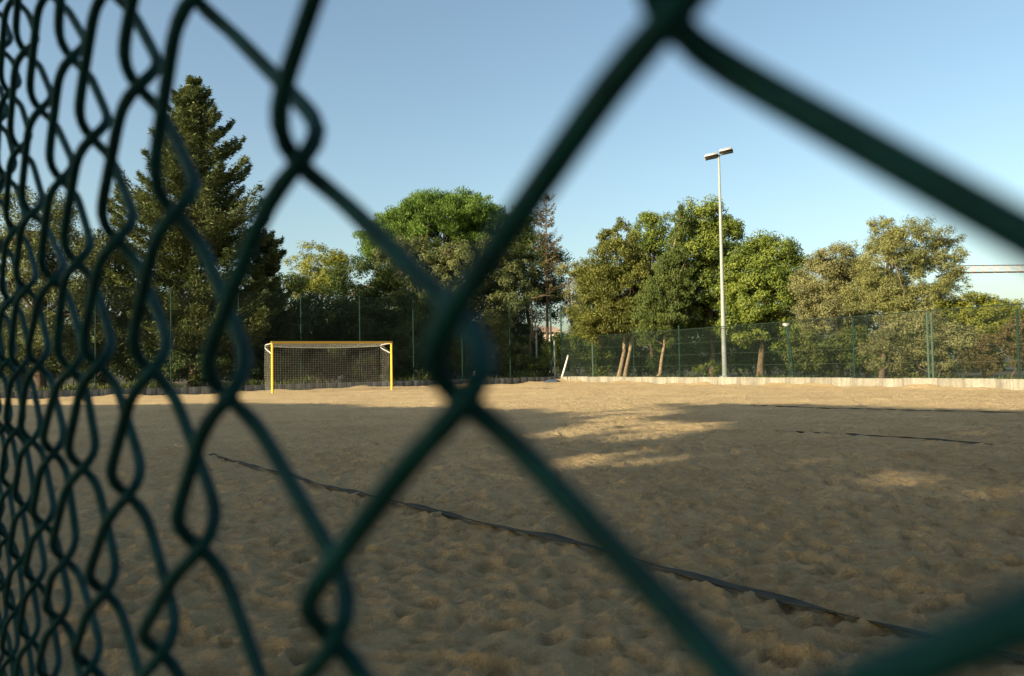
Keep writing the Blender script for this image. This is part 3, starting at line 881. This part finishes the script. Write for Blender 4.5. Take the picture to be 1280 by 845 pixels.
blob_tree('broad_tree', 'broad dense green tree right of the floodlight mast', 'tree', 42, [(955, 320, 32, 24), (935, 345, 34, 30), (978, 345, 28, 32), (950, 375, 42, 34), (985, 390, 26, 30), (925, 400, 28, 34), (960, 415, 38, 30)], 950, .2, 'bark', 'broad', 320, 150, .46, .16, .095, 35)
blob_tree('olive_tree', 'pale greyish olive tree left of the tallest willow', 'tree', 37, [(1045, 328, 30, 22), (1025, 350, 28, 26), (1065, 350, 26, 30), (1015, 380, 24, 26), (1040, 390, 34, 32), (1012, 405, 16, 18)], 1052, .15, 'bark', 'olive', 300, 140, .36, .13, .05, 36)
blob_tree('willow_tree', 'tall feathery grey green tree in front of the crane', 'tree', 34, [(1108, 288, 20, 18), (1140, 300, 40, 22), (1180, 318, 28, 20), (1110, 325, 38, 28), (1160, 345, 44, 28), (1100, 365, 36, 30), (1145, 385, 50, 28), (1195, 355, 14, 18), (1095, 300, 12, 14)], 1100, .13, 'bark', 'willow', 430, 140, .33, .13, .042, 37, shell=.45)
blob_tree('broad_tree', 'low yellow green tree under the crane jib by the right edge', 'tree', 33, [(1215, 388, 26, 18), (1248, 392, 28, 18), (1190, 395, 24, 20), (1230, 410, 46, 24), (1275, 410, 24, 20)], 1235, .12, 'bark', 'yellow_bush', 260, 130, .32, .12, .065, 38)
blob_tree('broad_tree', 'green tree filling in behind the gap right of the mast', 'tree', 54, [(985, 350, 30, 32), (1005, 385, 30, 34), (925, 350, 24, 34), (930, 395, 30, 34)], 965, .15, 'bark', 'broad', 150, 120, .55, .17, .10, 45)
blob_tree('broad_tree', 'greyish tree filling in behind the olive and the willow', 'tree', 47, [(1080, 370, 34, 40), (1040, 400, 36, 34), (1120, 400, 40, 36), (1170, 400, 30, 30)], 1085, .15, 'bark', 'olive', 190, 120, .5, .16, .08, 46)
blob_tree('broad_tree', 'dark green tree filling in behind the bushy golden cypress', 'tree', 55, [(745, 385, 26, 34), (790, 370, 34, 44), (825, 380, 34, 44), (860, 380, 30, 44)], 800, .15, 'bark', 'broad_deep', 200, 120, .55, .17, .10, 47)
blob_tree('shrub', 'rusty reddish bush behind the fence at the right edge', 'shrub', 28.5, [(1250, 440, 28, 24), (1280, 425, 26, 30), (1225, 455, 22, 16), (1310, 440, 30, 30)], 1262, .06, 'bark', 'red_bush', 170, 120, .24, .10, .045, 39)
blob_tree('shrub', 'grey green bush behind the pale double fence post', 'shrub', 30, [(1145, 425, 40, 34), (1190, 440, 36, 30), (1110, 445, 34, 26), (1165, 460, 50, 14)], 1150, .07, 'bark', 'olive', 230, 120, .3, .115, .055, 40)
blob_tree('shrub', 'dark green bush left of the pale double fence post', 'shrub', 35, [(1065, 440, 32, 28), (1035, 455, 30, 18), (1010, 445, 28, 26), (1085, 455, 26, 18)], 1050, .07, 'bark', 'scrub', 180, 120, .34, .13, .07, 41)
blob_tree('shrub', 'dark hedge like bush behind the fence right of the mast', 'shrub', 50, [(930, 440, 44, 30), (985, 440, 40, 32), (900, 430, 30, 34), (860, 438, 40, 32)], 930, .08, 'bark', 'broad_deep', 200, 130, .5, .16, .09, 42)
blob_tree('shrub', 'low weedy plant at the foot of the trunk beside the mast', 'shrub', 39.5, [(888, 460, 12, 8), (876, 463, 9, 6), (900, 462, 9, 7)], 888, .03, 'bark', 'broad', 24, 70, .22, .22, .05, 43, mode='spray', updir=.9)
blob_tree('shrub', 'dark bush between the twin trunks and the leaning trunk', 'shrub', 53, [(800, 440, 36, 30), (765, 445, 30, 26), (840, 445, 30, 26)], 800, .07, 'bark', 'broad_deep', 150, 120, .5, .16, .09, 44)

def far_wood():
    rng = np.random.default_rng(77)
    bl = []
    for px in range(-160, 1500, 34):
        Y = rng.uniform(66, 80)
        top = rng.uniform(392, 418)
        if 655 < px < 735: top = 418
        c = at(px, (top + 468) / 2, Y); hh = (468 - top) / 2 * Y / F * 1.08
        bl.append((*c, 2.1, 2.0, hh))
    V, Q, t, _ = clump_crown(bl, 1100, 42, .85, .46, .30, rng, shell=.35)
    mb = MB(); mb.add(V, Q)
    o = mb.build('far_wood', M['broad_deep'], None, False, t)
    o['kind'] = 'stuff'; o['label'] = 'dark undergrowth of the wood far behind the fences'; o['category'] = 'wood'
far_wood()

def weeds(D, OUT, length, seed, label, tall=.8):
    rng = np.random.default_rng(seed)
    n = 9000
    t = rng.uniform(0, length, n); q = .35 + 3.5 * rng.random(n) ** 1.5
    hgt = (.55 + .35 * np.sin(t * 1.3) * np.sin(t * .47 + 1)) * rng.random(n) ** .7
    hgt = hgt * tall
    P = np.zeros((n, 3)); P[:, :2] = CORNER + D * t[:, None] + OUT * q[:, None]; P[:, 2] = hgt
    V, Q = sprays(P, np.tile([0, 0, 1.2], (n, 1)), .30, .07, rng)
    mb = MB(); mb.add(V, Q)
    o = mb.build('weeds', M['scrub'], None, False, rng.random(n))
    o['kind'] = 'stuff'; o['label'] = label; o['category'] = 'weeds'
weeds(LDIR, LOUT, 40, 3, 'low weeds growing behind the dark shaded wall')
weeds(RDIR, ROUT, 38, 4, 'low weeds growing behind the pale sunlit wall', .42)

# --- tree row beyond the camera's own fence: it throws the long shade over the sand
FN = np.array([.788, .616]); FT = np.array([-.616, .788])           # across and along the near fence
EDGE = np.array([(-40, 30), (-20, 26.4), (-13.3, 24.9), (-7.5, 23.4), (-1.7, 18.6), (0.4, 17.0), (1.0, 16.7), (2.6, 17.4), (4.2, 18.3), (6.4, 17.8), (9.2, 14.6), (16, 11.5), (30, 5)])
WEDGE = np.array([(.3, 17.5), (.9, 13.6), (1.5, 12.2), (2.6, 13.6), (4.4, 18.6)])
def ground_at(x, y):
    d = ray(x, y); return (CAM + d * (-CAM[2] / d[2]))[:2]


PATCH = []                                    # sun flecks on the sand: long axis a, short axis b
for (xa, ya, xb, yb, b_, p_) in ((690, 556, 870, 524, 1.5, .985), (696, 587, 840, 570, .7, .985), (1110, 618, 1260, 598, .85, .978), (505, 760, 700, 712, .38, .992), (1170, 546, 1278, 539, .9, .985),
                                 (560, 655, 620, 645, .35, .97), (590, 590, 700, 570, .9, .93), (820, 582, 930, 560, 1.6, .90), (330, 590, 430, 584, .5, .97), (930, 640, 1020, 632, .4, .95)):
    A_, B_ = ground_at(xa, ya), ground_at(xb, yb); m_ = (A_ + B_) / 2; v_ = (B_ - A_) / 2
    PATCH.append((m_[0], m_[1], np.hypot(*v_), b_, math.atan2(v_[1], v_[0]), p_))


def in_poly(x, y, P):
    c = np.zeros(len(x), bool); n = len(P)
    for i in range(n):
        (x0, y0), (x1, y1) = P[i], P[(i + 1) % n]
        hit = ((y0 > y) != (y1 > y)) & (x < (x1 - x0) * (y - y0) / (y1 - y0 + 1e-12) + x0)
        c ^= hit
    return c


def lit_keep(P, rng):
    """True for leaves to keep; crowns are carved where sunlit sand is wanted"""
    k = P[:, 2] / math.tan(SUN_EL)
    x = P[:, 0] - SH[0] * k; y = P[:, 1] - SH[1] * k
    e = np.interp(x, EDGE[:, 0], EDGE[:, 1]) + .25 * np.sin(x * 2.1) + .18 * np.sin(x * 5.3 + 1)
    far = y > e + .15 * rng.standard_normal(len(x))
    u = rng.random(len(x))
    drop = far
    wx = x + .18 * np.sin(y * 2.3) + .1 * np.sin(y * 6 + 1)
    drop |= in_poly(wx, y, WEDGE) & (u < .975)
    for (cx, cy, a, b, th, p) in PATCH:
        dx, dy = x - cx, y - cy
        q = ((dx * math.cos(th) + dy * math.sin(th)) / a) ** 2 + ((-dx * math.sin(th) + dy * math.cos(th)) / b) ** 2
        drop |= (q < 1 + .35 * np.sin(x * 7 + y * 3) * np.sin(y * 6 - x * 2)) & (u < p)
    return ~drop


def shade_row():
    rng = np.random.default_rng(99)
    for i, tcoord in enumerate(np.arange(-14, 50, 5.2)):
        c = FN * (-26 + rng.uniform(-1, 1)) + FT * (tcoord + rng.uniform(-.5, .5))
        Hh = rng.uniform(20, 22)
        blobs = [(c[0], c[1], Hh * .68, 4.0, 4.0, Hh * .30), (c[0], c[1], Hh * .40, 4.0, 4.0, Hh * .26)]
        for q in range(5):
            a = rng.uniform(0, 6.28); blobs.append((c[0] + 2.4 * math.cos(a), c[1] + 2.4 * math.sin(a), Hh * rng.uniform(.3, .8), 2.4, 2.4, 2.6))
        V, Q, t, cc = clump_crown(blobs, 520, 46, .95, .62, .46, rng, shell=.25)
        n = len(Q); ctr = V.reshape(n, 3, 3).mean(1)
        keep = lit_keep(ctr, rng)  # leaves cut out to shape the shade edge and sun flecks
        V = V.reshape(n, 3, 3)[keep].reshape(-1, 3); n2 = int(keep.sum())
        Q = (np.arange(n2) * 3)[:, None] + np.arange(3)[None]
        Z = ctr[keep][:, 2].max()
        place_tree('broad_tree', 'broad leafy tree in the row along the outside of the near fence', 'tree', c, (*c, Z * .55), .26, 'bark', 'broad', V, Q, t[keep], None, rng, 'trees along the outside of the near fence', bend=.2)
shade_row()


def back_row():  # unseen trees, added to block sky light and darken the near sand
    rng = np.random.default_rng(123)
    for i, x in enumerate(np.arange(0.5, 42, 6.5)):
        c = np.array([x, -6.0 - .12 * abs(x - 5) + rng.uniform(-1, 1)]); Hh = rng.uniform(14, 16.5)
        blobs = [(c[0], c[1], Hh * .68, 4.8, 4.8, Hh * .30), (c[0], c[1], Hh * .40, 4.6, 4.4, Hh * .28)]
        for q in range(5):
            a = rng.uniform(0, 6.28); blobs.append((c[0] + 2.2 * math.cos(a), c[1] + 1.8 * math.sin(a), Hh * rng.uniform(.3, .85), 2.0, 2.0, 2.0))
        V, Q, t, cc = clump_crown(blobs, 300, 34, 1.1, .72, .60, rng, shell=.3)
        place_tree('broad_tree', 'tall broad leafy tree added unseen behind the camera to deepen the shade', 'tree', c, (*c, Hh * .6), .2, 'bark', 'broad_deep', V, Q, t, None, rng, 'trees added unseen behind the camera', bend=.2)
back_row()

# ------------------------------------------------------------------ the chain-link fence in front of the camera
FO = np.array([-0.0680306, 0.16871772, 0.95400442])
FU = np.array([0.02034981, -0.02647942, -0.00015857])
FV = np.array([-0.0008292, -0.00087871, 0.03497914])
FNRM = unit(np.cross(FU, FV)); FNRM = FNRM if FNRM[1] > 0 else -FNRM      # away from the camera
NODES = {(4, 1): (856, 14), (3, 0): (578, 507), (2, 1): (378, 212), (2, -1): (413, 808), (1, 0): (284, 514), (1, 2): (247, 12), (0, 1): (222, 290), (0, -1): (250, 711),
         (-1, 2): (178, 138), (-1, 0): (191, 494), (-2, 3): (143, 20), (-2, 1): (149, 334), (-2, -1): (160, 654), (-3, 2): (119, 209), (-3, 0): (124, 493), (-3, -2): (130, 777),
         (-4, 3): (94, 106), (-4, 1): (98, 361), (-5, 4): (66, 21), (-5, 2): (79.5, 256), (-5, 0): (92, 494), (-5, -2): (81, 731), (-6, 3): (53, 165), (-6, 1): (70, 379),
         (4, -1): (925, 965), (5, 0): (1480, 540)}
BENT = {}
for kk, (px, py) in NODES.items():
    d = ray(px, py); t_ = ((FO - CAM) @ FNRM) / (d @ FNRM); p = CAM + d * t_ - FO
    A_ = np.stack([FU, FV], 1); sol = np.linalg.lstsq(A_, p, rcond=None)[0]
    off = sol - np.array(kk, float) + np.array([0, min(.27, .05 + .045 * max(0, 2 - kk[0])) - {(4, -1): .10, (5, 0): .07}.get(kk, 0)])
    BENT[kk] = np.clip(off, -.6, .6)
frng = np.random.default_rng(5)


def bent(c, r):
    if (c, r) not in BENT:
        BENT[(c, r)] = frng.normal(0, .035, 2) + np.array([0, min(.27, .05 + .045 * max(0, 2 - c))])
    return BENT[(c, r)]


def near_fence():
    base = FO + FU * -8; base = np.array([base[0], base[1], 0.0])
    root = empty('chain_link_fence', base, 'dark green chain link fence close in front of the camera, blurred', 'fence')
    r0 = -27; r1 = 30
    for j in range(-34, 9):
        fine = -16 <= j <= 6
        P = []
        # the wire of this strip touches column j on its left bends and column j+1 on its right bends
        rows = list(range(r0, r1))
        for r in rows:
            left = ((r - 1) % 2 == 0) if j % 2 == 0 else (r % 2 == 0)
            ca, cb = (j, j + 1) if left else (j + 1, j)
            oa, ob = bent(ca, r), bent(cb, r + 1)
            near_rows = fine and -13 <= r <= 13
            n = 17 if near_rows else (7 if fine else 4)
            for k in range(n):
                # flattened helix: straight run in front or behind, half-round bends between
                f_ = k / n
                rho, wid = .0045, .0334 * 1.24
                q_, st = math.pi * rho / 2, wid - 2 * rho
                a_ = f_ * (2 * q_ + st)
                if a_ < q_:
                    du_, dep = rho * (1 - math.cos(a_ / rho)), rho * math.sin(a_ / rho)
                elif a_ < q_ + st:
                    du_, dep = rho + a_ - q_, rho
                else:
                    b_ = (a_ - q_ - st) / rho
                    du_, dep = rho + st + rho * math.sin(b_), rho * math.cos(b_)
                du_ = du_ / .0334 - .12
                u = j + du_ if left else j + 1 - du_
                dep = -dep if left else dep                         # '/' runs in front, '\\' behind
                v = r + f_
                e = f_
                o = oa * (1 - e) + ob * e
                P.append(FO + FU * (u + o[0]) + FV * (v + o[1]) + FNRM * dep)
        P = np.array(P)
        if fine:                                                    # the coated wire bends softly
            kern = np.array([0, 1, 2, 3, 3, 2, 1, 0.0, 0]); kern = (kern + kern[::-1]) / (2 * kern.sum())
            P = np.stack([np.convolve(np.pad(P[:, c_], 4, mode='edge'), kern, 'valid') for c_ in range(3)], 1)
        P[:, 2] = np.maximum(P[:, 2], -.02)
        mb = MB(); mb.tube(P, .0015, 8 if fine else 5)
        mb.build('wire', M['wire'], root, True)
    return root
near_fence()
